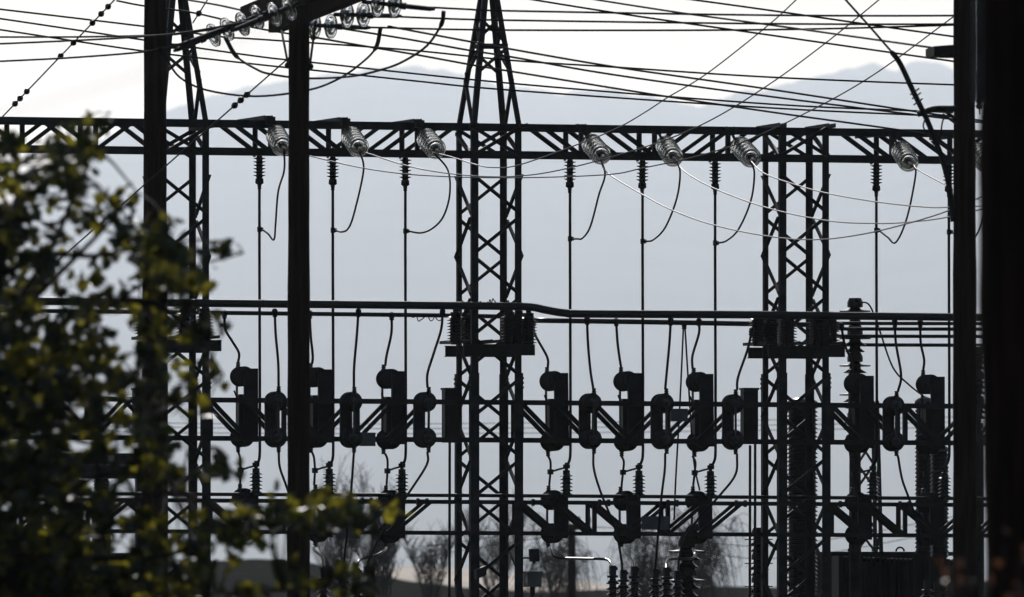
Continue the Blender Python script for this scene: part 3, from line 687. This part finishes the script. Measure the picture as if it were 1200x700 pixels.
wire([(-60, 14), (0, 22), (168, 47), (300, 66), (363, 73), (600, 98), (900, 122), (1071, 130), (1117, 132)], 123, 125, 'sloping wire on the left just below the corner one, ending right of the right tower')
wire([(-60, 27), (0, 35), (168, 60), (300, 75.5), (363, 82), (486, 95), (600, 106), (900, 126.5), (1074, 135), (1117, 137)], 124, 126, 'lowest of the long sloping wires, passing just above the top beam')
wire([(369, 44), (426, 54), (486, 64), (557, 77), (600, 84), (760, 110), (900, 131), (1037, 150), (1110, 161)], 112, 122, 'wire from the centre pole sloping down onto the top beam by the right tower')
wire([(403, 34), (477, 46), (549, 59), (600, 67), (714, 87), (900, 113), (1117, 140), (1250, 154)], 113.2, 124, 'wire from the centre pole sloping down to the right, second steepest')
wire([(455, 31), (551, 49), (600, 58), (723, 79), (900, 104.5), (1074, 131), (1200, 148)], 111.4, 123, 'wire leaving the lowest crossarm string, sloping down past the middle tower peak')
wire([(560, -12), (626, 0), (749, 19.5), (900, 41), (1117, 72), (1300, 96)], 119, 121, 'lowest of three sloping wires entering from the top edge right of centre')
wire([(640, -10), (700, 0), (800, 15.5), (900, 29), (1000, 43), (1092, 56)], 119, 109, 'middle sloping wire from the top edge to the crossarm of the right pole')
wire([(740, -10), (813, 0), (900, 12), (1117, 43), (1300, 68)], 118.5, 120.5, 'uppermost of three sloping wires entering from the top edge right of centre')
wire([(137, 1), (168, 7), (220, 14), (257, 22), (300, 33), (372, 45)], 121, 119, 'short sloping wire at the top left between the left pole and the crossarm')
wire([(220, 0), (255, 6), (287, 13)], 117, 114.9, 'short wire at the top edge ending at the left crossarm end')
# beaded guy wires
def guy(a, b_, Ya, Yb, beads, egg, label):
    p, q = P(*a, Ya), P(*b_, Yb); o = thing('guy_wire', q, label, 'guy wire', 'guy wires with strain insulators')
    b = MB(); b.tube(smooth_path([p, q]), .008, 6); b.build('strand', M_WIRE, o)
    d = (q-p)
    for x in beads:
        t = (x-a[0])/(b_[0]-a[0]); c = p+d*t
        b = MB(); b.lathe(c-d.normalized()*.04, d, [(0, .015), (.012, .025), (.04, .034), (.068, .025), (.08, .015)], 10, True); b.build('strain_insulator', M_PORC, o)
    if egg:
        t = (egg-a[0])/(b_[0]-a[0]); c = p+d*t
        b = MB(); b.lathe(c-d.normalized()*.1, d, [(0, .02), (.03, .065), (.1, .085), (.17, .065), (.2, .02)], 12, True); b.build('egg_insulator', M_PORC, o)
    return o
guy((140, -6), (2, 138), 118, 121, (127, 119, 109, 87, 72, 32, 24, 18), None, 'thin beaded guy wire slanting across the top left corner')
guy((343, 64), (38, 332), 112.2, 116.6, (291, 284, 277), 55, 'long beaded guy wire slanting from the centre pole down into the leaves')
guy((245, -3), (226, 27), 118, 118.5, (233,), None, 'short slanting guy wire beside the left tower peak at the top edge')
cable('bonding_wire', [G(1008, 354, 2.1), G(1019, 358, 2.0), G(1030, 385, 2.0), G(1046, 430, 2.2), G(1064, 450, 2.5), G(1083, 465, 2.9)], .011, 'thin wire curving from the bell insulators to the tall bushing on the right', 'wire')
cable('near_wire', [P(-20, 140, 26), P(170, 86, 25), P(340, 22, 24), P(420, -15, 23.5)], .0016, 'very faint blurred thin wire slanting up close to the camera at upper left', 'wire')
# thick stranded cable at the right
b = MB(); pl = smooth_path([P(x, y, 107+.012*(x-990)) for x, y in ((980, -14), (991, 0), (1017, 29), (1044, 60))], 6); b.tube(pl, .011, 7)
pl2 = smooth_path([P(x, y, 107.6+.004*(x-1044)) for x, y in ((1044, 60), (1055, 75), (1071, 109), (1086, 140), (1096, 165), (1104, 186), (1113, 222), (1117, 260))], 6); b.tube(pl2, [.014]+[.027]*(len(pl2)-1), 8)
tk = thing('service_cable', pl[0], 'thick dark cable curving down from the top edge to the right wooden pole', 'cable')
b.build('sheath', M_WIRE, tk)
b = MB()
for x, y in ((1071, 108), (1073, 113), (1075, 120)): b.tube([P(x-4, y+3, 107.7), P(x+6, y-4, 107.6)], .008, 5)
for pts in (((1084, 140), (1082, 148), (1086, 158)), ((1091, 165), (1096, 170), (1102, 160), (1104, 145), (1107, 136))): b.tube(smooth_path([P(x, y, 107.6) for x, y in pts], 5), .008, 5)
b.build('tie_wire', M_WIRE, tk)
# fittings of the right pole
b = MB(); p = P(1091, 62, 108.6); b.box(P(1105, 60.5, 108.3), V3((.125, .02, .01)), V3((-.03, .3, 0)), Z*.045); b.build('crossarm', M_STEEL, pr_)
b = MB(); b.box(P(1110, 66.5, 108.3), V3((.075, 0, 0)), V3((0, .05, 0)), Z*.012); b.build('arm_bracket', M_STEEL, pr_)
b = MB(); b.tube(smooth_path([P(x, y, 107.9) for x, y in ((1075, 134), (1084, 131), (1096, 127.5), (1120, 127.5))], 4), .03, 8); b.tube([P(1105, 134, 107.8), P(1120, 145, 107.9)], .012, 6); b.tube([P(1108, 131, 107.8), P(1118, 138, 107.9)], .016, 6)
b.build('cable_bracket', M_STEEL, pr_)
for k, y in enumerate((100, 107, 122, 128)):
    b = MB(); b.lathe(P(1147.3, y, 107.7), Z, [(0, .02), (.02, .034), (.035, .034), (.05, .02)], 8); b.build('spool', M_PORC, pr_)
b = MB(); b.tube([P(1143, 84, 107.8), P(1148, 134, 107.7)], .007, 6); b.build('tie_rod', M_STEEL, pr_)

# ------------------------------------------------------------------ transformer yard behind
def bell_unit(parent, top, s=1.12, m=M_PORC):
    b = MB(); b.lathe(top, -Z, [(0, .03*s), (.005, .065*s), (.05*s, .085*s), (.10*s, .085*s), (.11*s, .05*s), (.125*s, .07*s), (.14*s, .17*s), (.152*s, .165*s), (.155*s, .06*s), (.18*s, .065*s), (.215*s, .125*s), (.222*s, .12*s), (.225*s, .055*s), (.25*s, .06*s), (.285*s, .105*s), (.292*s, .1*s), (.295*s, .045*s), (.33*s, .045*s)], 20)
    return b.build('insulator_unit', m, parent)
def bell_stack(px, ys, v, label, s=1.12):
    o = thing('bell_insulator', G(px, 700, v), label, 'insulator', 'stacked bell insulators behind the gantry')
    for y in ys: bell_unit(o, G(px, y, v), s)
    b = MB(); q = G(px, ys[-1]+30, v); b.lathe(V3((q.x, q.y, 0)), Z, [(0, .09), (q.z-.02, .07)], 10); b.build('pedestal', M_STEEL, o)
    return o
bell_stack(1002, (349, 381, 413, 447, 480), 2.2, 'tall stack of bell shaped insulators beside the right tower')
bell_stack(805, (628, 662, 695), 1.4, 'low stack of bell insulators between middle and right towers', 1.3)
bell_stack(889, (618, 646, 673, 700), 1.2, 'stack of bell insulators at the foot of the right tower', 1.0)
bell_stack(1146, (406, 435, 464), 1.6, 'stack of bell insulators glimpsed right of the right wooden pole', .95)
def big_bushing(px, y0, y1, v, r, label, n, capm=M_GREYPORC):
    top = G(px, y0, v); bot = G(px, y1, v); h = top.z-bot.z
    o = thing('tall_bushing', bot, label, 'bushing', 'tall ribbed bushings of the transformers')
    b = MB(); b.lathe(bot, Z, sheds(h, r*.86, r, n, .02, .5), 20); b.build('ribbed_body', M_PORC, o)
    b = MB(); b.lathe(top, Z, [(0, r*.8), (.015, r*1.02), (.04, r*1.0), (.075, r*.7), (.095, r*.3), (.1, .02)], 18, True); b.build('dome_cap', capm, o)
    b = MB(); b.lathe(V3((bot.x, bot.y, max(bot.z-1.1, 0))), Z, [(0, r*1.1), (min(1.1, bot.z)-.002, r*1.1)], 16); b.build('turret', M_TANK, o)
    return o
big_bushing(940, 475, 700, 1.9, .19, 'widest tall ribbed bushing seen through the right tower', 46)
big_bushing(1083, 474, 650, 3.0, .115, 'tall ribbed bushing left of the right wooden pole, higher of two', 36)
big_bushing(1101, 530, 655, 2.3, .115, 'shorter ribbed bushing just left of the right wooden pole', 25)
# transformer with radiator fins
def transformer(x0, x1, ytop, v, label, nf, colr=M_TANK):
    p, q = G(x0, ytop, v), G(x1, ytop, v)
    ua, ub = (p-P0).dot(U), (q-P0).dot(U); z = p.z
    o = thing('power_transformer', L((ua+ub)/2, v+.6, 0), label, 'transformer', 'power transformers behind the gantry')
    b = MB(); b.box(L((ua+ub)/2, v+.9, (z-.05)/2+.05), U*((ub-ua)/2-.06), V*.55, Z*((z-.05)/2-.05)); b.build('tank', colr, o)
    b = MB(); b.box(L((ua+ub)/2, v+.9, z-.03), U*((ub-ua)/2+.02), V*.6, Z*.025); b.build('lid', colr, o)
    b = MB(); b.tube([L(ua+.05, v+.06, z-.09), L(ub-.02, v+.06, z-.14)], .028, 8); b.build('header_pipe', colr, o)
    for k in range(nf):
        u = ua+.0+(ub-ua-.0)*k/(nf-1)
        b = MB(); zt = z-.10-.02*random.random()-.04*k/nf
        b.box(L(u, v+.16+.02*random.random(), zt/2+.15), U*.009, V*.15, Z*(zt/2-.1)); b.build('radiator_fin', colr if k % 3 else M_RUST, o)
    for k in range(4):
        u = ua+(ub-ua)*(.2+.2*k); b = MB(); c = L(u, v+.5, z+.0)
        b.tube([c+V3((math.cos(a), 0, math.sin(a)))*.05 for a in [j*math.pi/6 for j in range(7)]], .012, 5); b.build('lifting_eye', colr, o)
    return o
transformer(984, 1124, 646, 3.4, 'dark transformer tank with vertical radiator fins at the bottom right', 27)
transformer(-30, 118, 624, 3.4, 'dark transformer tank half hidden by leaves at the bottom left', 24)
for k, (x, y0, y1, r) in enumerate(((37, 603, 628, .07), (44, 600, 628, .07), (74, 602, 630, .07), (83, 600, 630, .07), (91, 600, 630, .07))):
    big_bushing(x, y0, y1, 3.9+.1*k, r, ('first', 'second', 'third', 'fourth', 'fifth')[k]+' small ribbed bushing from the left among the bottom left leaves', 9, M_STEEL)
big_bushing(83, 562, 585, 2.6, .09, 'ribbed insulator under the grey girders, left one', 6, M_STEEL)
big_bushing(119, 562, 590, 2.6, .10, 'ribbed insulator under the grey girders, right one', 7, M_STEEL)
def girder(x0, x1, y, h, v, label):
    p, q = G(x0, y, v), G(x1, y, v); q.z = p.z; o = thing('steel_girder', p, label, 'girder', 'grey girders behind the left leaves')
    b = MB(); b.box((p+q)/2, U*((q-p).length/2), V*.03, Z*h/2); b.build('web', M_STEEL2, o)
    for s in (-1, 1):
        b = MB(); b.box((p+q)/2+Z*(s*(h/2+.012)), U*((q-p).length/2), V*.09, Z*.012); b.build('flange', M_STEEL2, o)
    for x in (x0+8, x1-8):
        c = G(x, y, v+.02); b = MB(); b.box(V3((c.x, c.y, (p.z-h/2-.03)/2)), U*.05, V*.05, Z*((p.z-h/2-.03)/2)); b.build('column', M_STEEL2, o)
girder(66, 172, 538, .09, 2.4, 'upper grey steel girder seen through the left leaves')
girder(66, 172, 553, .11, 2.2, 'lower grey steel girder seen through the left leaves')
girder(108, 170, 657, .13, 1.8, 'grey steel girder low beside the left wooden pole')
# thin lattice mast behind the bell stack
o = thing('lattice_mast', L(uu(1014, 4), 4, 0), 'slender tapering lattice mast behind the bell insulators right of the right tower', 'mast')
zt = G(1010, 470, 4).z; n = 11
cs = [(-.20, -.15), (.22, -.15), (.22, .2), (-.20, .2)]; uc = uu(1014, 4)
def mc(k, z): f = 1-.45*z/zt; return L(uc+cs[k][0]*f, 4+cs[k][1]*f, z)
for k in range(4):
    b = MB(); b.angle(mc(k, 0), mc(k, zt), .05, .008); b.build('leg', M_STEEL2, o)
for j in range(n):
    for k in range(4):
        a, c = (k, (k+1) % 4) if j % 2 else ((k+1) % 4, k)
        b = MB(); b.angle(mc(a, zt*j/n), mc(c, zt*(j+1)/n), .03, .006); b.build('brace', M_STEEL2, o)
# distant utility pole and far wires
yb_ = 245
o = thing('distant_pole', V3((P(670, 600, yb_).x, yb_, 0)), 'blurred distant utility pole with a crossarm right of the middle tower', 'pole')
b = MB(); pz = P(670, 614, yb_); b.tube([V3((pz.x, yb_, 0)), pz], [.1, .085], 10); b.build('shaft', M_WOOD, o)
b = MB(); b.bar(P(663, 618, yb_-.12), P(692, 618, yb_-.12), .12, .1); b.build('crossarm', M_WOOD, o)
b = MB()
for x in (665, 678, 690): b.lathe(P(x, 617, yb_-.12)+Z*.05, Z, [(0, .04), (.12, .05), (.16, .03)], 8)
b.build('pin_insulator', M_PORC, o)
for k, (ya, yb2, lb) in enumerate(((497, 494, 'upper'), (502, 500, 'middle'), (508, 506, 'lower'))):
    cable('far_wire', ycab([(-100, ya-6), (300, ya), (700, yb2+1), (1300, yb2-8)], 235, 250), .008, lb+' of three faint far wires seen behind the mid height beam', 'wire', 'faint far wires', M_WIRE)
for k, (pl, lb) in enumerate((([(500, 640), (700, 618), (900, 640), (1150, 600)], 'faint far wire drooping behind the bottom beam, upper'), ([(480, 655), (700, 626), (900, 655), (1150, 615)], 'faint far wire drooping behind the bottom beam, lower'))):
    cable('far_wire', ycab(pl, 245, 250), .009, lb, 'wire', 'faint far wires', M_WIRE)

# ------------------------------------------------------------------ bare trees far behind
def bare_tree(px, ytop, y, label, weep, seed, spread=1.0, n1=9):
    rnd = random.Random(seed)
    base = V3((P(px, 700, y).x, y, 0)); H = P(px, ytop, y).z
    o = thing('bare_tree', base, label, 'tree', 'bare trees behind the substation')
    tr = [base, base+V3((.1, 0, H*.2)), base+V3((-.05, .05, H*.42))]
    b = MB(); b.tube(smooth_path(tr, 4), [.075-.005*i for i in range(9)], 8); b.build('trunk', M_BARK, o)
    tw = MB()
    for k in range(n1):
        a = rnd.uniform(0, 2*math.pi); s = tr[1].lerp(tr[2], rnd.uniform(.2, 1))
        e = base+V3((math.cos(a)*H*.24*spread*rnd.uniform(.5, 1.2), math.sin(a)*H*.24*spread, H*rnd.uniform(.7, 1.0)))
        m_ = s.lerp(e, .5)+V3((0, 0, H*.06))
        br = smooth_path([s, m_, e], 5)
        b = MB(); b.tube(br, [.020*(1-i/len(br))+.007 for i in range(len(br))], 6); b.build('limb', M_BARK, o)
        for j in range(40):
            q = br[rnd.randrange(3, len(br))]; a2 = rnd.uniform(0, 2*math.pi); ln = H*rnd.uniform(.08, .2)
            out = V3((math.cos(a2), math.sin(a2), 0))
            if weep: pts = [q, q+out*ln*.35+Z*ln*.3, q+out*ln*.75+Z*ln*.05, q+out*ln*.95-Z*ln*.8, q+out*ln-Z*ln*1.5*rnd.uniform(.5, 1)]
            else: pts = [q, q+out*ln*.3+Z*ln*.45, q+out*ln*.5+Z*ln*rnd.uniform(.7, 1.0)]
            pts = smooth_path(pts, 3); tw.tube(pts, [.0098*(1-.6*i/len(pts)) for i in range(len(pts))], 3, False)
            for _ in range(3):
                c = pts[rnd.randrange(1, len(pts))]; a3 = rnd.uniform(0, 6.3)
                tw.tube([c, c+V3((math.cos(a3)*ln*.25, math.sin(a3)*ln*.25, ln*(-.3 if weep else .3)*rnd.uniform(.3, 1.4)))], [.0075, .005], 3, False)
    c = tw.build('crown', M_TWIG, o); c['kind'] = 'stuff'
    return o
bare_tree(452, 594, 310, 'upright bare tree between the centre pole and the middle tower', False, 3, 1.0, 10)
bare_tree(398, 565, 320, 'tall thin bare tree right behind the centre wooden pole', False, 4, .7, 8)
bare_tree(505, 630, 335, 'small bare tree just left of the middle tower foot', False, 5, 1.1, 8)
bare_tree(578, 598, 345, 'bare tree seen through the middle tower', False, 6, 1.0, 9)
bare_tree(650, 600, 330, 'drooping bare tree beside the distant utility pole', True, 7, .8, 8)
bare_tree(752, 616, 325, 'drooping bare willow left of the low bell insulators', True, 8, .8, 8)
bare_tree(815, 594, 320, 'large drooping bare willow behind the low bell insulators', True, 9, 1.15, 11)

# ------------------------------------------------------------------ leafy tree in the foreground, out of focus
YT = 62.0
def leaf_mesh(name):
    out = []
    lob = [(0, 0), (.28, .12), (.42, .02), (.40, .28), (.5, .42), (.30, .5), (.30, .78), (.12, .74), (0, 1.0)]
    vs_ = [(0, y, 0) for y in (0, .3, .6, 1.0)]
    right = [(x, y, .22*x) for x, y in lob[1:-1]]
    left = [(-x, y, .22*x) for x, y in lob[1:-1]]
    return vs_, right, left
def leaf_geo():
    v, r, l = leaf_mesh('')
    verts = v+r+l                                   # 0-3 midrib, 4-10 right, 11-17 left
    f = [(0, 4, 1), (4, 5, 1), (5, 6, 1), (6, 7, 1), (7, 8, 2, 1), (8, 9, 2), (9, 10, 3, 2),
         (0, 1, 11), (11, 1, 12), (12, 1, 13), (13, 1, 14), (14, 1, 2, 15), (15, 2, 16), (16, 2, 3, 17)]
    return verts, f
LV, LF = leaf_geo()
def foliage(root, spots, mat_, nparts, smin, smax, seed, center=None):
    rnd = random.Random(seed)
    items = []
    for c in spots:
        n = V3((rnd.gauss(0, 1), rnd.gauss(0, 1)-.5, rnd.gauss(0, 1)+.6)).normalized()
        x = n.cross(V3((rnd.gauss(0, 1), rnd.gauss(0, 1), -.7))).normalized(); y = n.cross(x)
        s = rnd.uniform(smin, smax); items.append((c, x*s, y*s, n*s))
    items.sort(key=lambda i: -i[1].length+.002*(i[0].y-YT))
    me = bpy.data.meshes.new('leaf'); me.from_pydata(LV, [], LF); me.materials.append(mat_)
    me.polygons.foreach_set('use_smooth', [False]*len(me.polygons))
    vis = [i for i in items if -5 < 600+i[0].x/(K*i[0].y) < 1205 and i[0].z > 1.9][:nparts]
    ids = set(id(i) for i in vis)
    r0 = WORLD[root]
    for c, x, y, n in vis:
        ob = bpy.data.objects.new('leaf', me); COL.objects.link(ob); ob.parent = root
        M = Matrix((x, y, n)).transposed().to_4x4(); M.translation = c-r0; ob.matrix_local = M
    b = MB()
    for it in items:
        if id(it) in ids: continue
        c, x, y, n = it
        b.quadset([c+x*p[0]+y*p[1]+n*p[2] for p in LV], LF)
    ob = b.build('foliage', mat_, root); ob['kind'] = 'stuff'
tb = V3((P(-75, 700, YT+.5).x, YT+.5, 0))
tree = thing('leafy_tree', tb, 'blurred dark green and yellowish leafy tree covering the left edge in the foreground', 'tree')
b = MB(); tr = smooth_path([tb, P(-70, 640, YT+.5), P(-45, 500, YT+.4), P(-20, 360, YT+.3), P(5, 240, YT+.2)], 5)
b.tube(tr, [.2-.007*i for i in range(len(tr))], 10); b.build('trunk', M_BARK, tree)
LIMBS = [[(-60, 600), (0, 560), (60, 520), (120, 470), (160, 440)], [(-45, 500), (20, 450), (80, 400), (140, 350), (200, 320), (285, 297)], [(-30, 420), (30, 340), (70, 270), (95, 200), (106, 135)],
         [(-20, 360), (10, 280), (20, 215), (5, 185)], [(-30, 420), (60, 330), (120, 270), (160, 225)], [(-70, 660), (20, 650), (110, 655), (200, 650), (255, 620), (330, 600), (400, 598), (440, 606)],
         [(-70, 680), (60, 690), (180, 700), (330, 692), (440, 684)], [(-60, 620), (40, 600), (110, 560), (180, 555), (255, 560)], [(-10, 330), (50, 300), (110, 300), (165, 290), (235, 280)],
         [(-45, 500), (40, 500), (110, 520), (165, 500)], [(-60, 560), (60, 580), (130, 600), (200, 570)], [(140, 350), (190, 360), (235, 400), (262, 440)], [(-70, 640), (20, 690), (80, 720)]]
rnd = random.Random(11); spots = []
limbpts = []
for li, pl in enumerate(LIMBS):
    dy = rnd.uniform(-.35, .35)
    pts = smooth_path([P(x, y, YT+.3+dy*k/len(pl)) for k, (x, y) in enumerate(pl)], 6)
    b = MB(); b.tube(pts, [.020*(1-i/len(pts))+.005 for i in range(len(pts))], 6); b.build('limb', M_BARK, tree); limbpts.append(pts)
ZONES = [ # px, py, rx, ry, count
    (-10, 320, 50, 120, 230), (0, 480, 75, 110, 360), (15, 620, 95, 90, 400), (60, 420, 65, 90, 230), (95, 470, 55, 80, 190), (60, 260, 55, 60, 90), (20, 215, 35, 30, 45),
    (95, 205, 28, 35, 46), (105, 158, 10, 30, 15), (70, 180, 22, 22, 20), (10, 180, 20, 14, 14), (130, 250, 28, 40, 34), (128, 340, 35, 45, 46), (185, 300, 40, 40, 80), (215, 318, 40, 22, 44), (265, 300, 28, 9, 13),
    (195, 390, 40, 45, 60), (240, 395, 22, 22, 22), (150, 430, 40, 50, 64), (240, 435, 18, 16, 12), (140, 520, 50, 35, 72), (200, 560, 50, 50, 58), (250, 550, 28, 18, 20), (150, 640, 90, 60, 240),
    (250, 650, 45, 40, 90), (300, 622, 50, 25, 70), (355, 605, 50, 20, 62), (410, 606, 40, 16, 40), (448, 606, 14, 9, 9), (215, 470, 30, 40, 26), (380, 686, 65, 15, 56), (110, 600, 55, 45, 50), (60, 700, 120, 40, 240), (250, 700, 60, 25, 80), (0, 200, 16, 14, 10), (20, 540, 70, 60, 140), (5, 600, 50, 80, 150), (70, 680, 110, 35, 110), (10, 430, 45, 70, 90), (178, 296, 22, 40, 30), (40, 215, 55, 40, 36), (48, 318, 18, 16, 26), (80, 170, 35, 26, 22), (200, 330, 30, 30, 24), (340, 600, 70, 18, 40)]
for (cx, cy, rx, ry, n) in ZONES:
    k = 0
    while k < n*(2.0 if cx-rx < 0 and cy > 300 else 1.3):
        # leaves sit in sprays of 3 to 6
        a = rnd.uniform(0, 2*math.pi); r = math.sqrt(rnd.random())
        x, y = cx+rx*r*math.cos(a), cy+ry*r*math.sin(a); Y = YT+rnd.uniform(-.9, 1.1+(2.2 if cx-rx < 30 and cy > 250 else 0))
        for _ in range(rnd.randint(4, 9)):
            spots.append(P(x+rnd.gauss(0, 6.5), y+rnd.gauss(0, 6.5), Y+rnd.gauss(0, .05))); k += 1
foliage(tree, spots, M_LEAF, 300, .045, .10, 21)
b = MB()
for c in spots[::3]:
    best = None
    for pts in limbpts:
        for q in pts[::3]:
            d = (q-c).length
            if best is None or d < best[0]: best = (d, q)
    if best[0] < .9: b.tube([best[1], best[1].lerp(c, .5)+V3((0, 0, .02)), c], [.006, .004, .002], 3, False)
ob = b.build('twig', M_BARK, tree); ob['kind'] = 'stuff'
# small reddish shrub at the bottom right
sb = V3((P(1150, 700, 46).x, 46, 0))
sh = thing('red_shrub', sb, 'blurred reddish brown shrub in the bottom right corner', 'shrub')
rnd = random.Random(5); sp = []
for k in range(14):
    e = P(rnd.uniform(1090, 1200), rnd.uniform(635, 700), 46+rnd.uniform(-.4, .4))
    b = MB(); pts = smooth_path([sb+V3((rnd.uniform(-.05, .05), 0, 0)), sb.lerp(e, .5)+V3((rnd.uniform(-.05, .05), 0, .1)), e], 4); b.tube(pts, .006, 4); b.build('stem', M_BARK, sh)
    for _ in range(9): sp.append(pts[rnd.randrange(4, len(pts))]+V3((rnd.gauss(0, .05), rnd.gauss(0, .05), rnd.gauss(0, .05))))
foliage(sh, sp, M_LEAF_RED, 100, .03, .05, 8)

# ------------------------------------------------------------------ haze
b = MB(); b.box(V3((0, 15400, 649)), V3((18700, 0, 0)), V3((0, 16300, 0)), Z*650)
m = bpy.data.materials.new('pale_haze'); m.use_nodes = True; n = m.node_tree.nodes; n.remove(n['Principled BSDF'])
pv = n.new('ShaderNodeVolumePrincipled'); pv.inputs['Density'].default_value = HAZE_DENSITY; pv.inputs['Color'].default_value = (.82, .90, 1.0, 1); pv.inputs['Anisotropy'].default_value = .62
m.node_tree.links.new(pv.outputs[0], n['Material Output'].inputs['Volume'])
hz = b.build('haze', m); hz['kind'] = 'stuff'
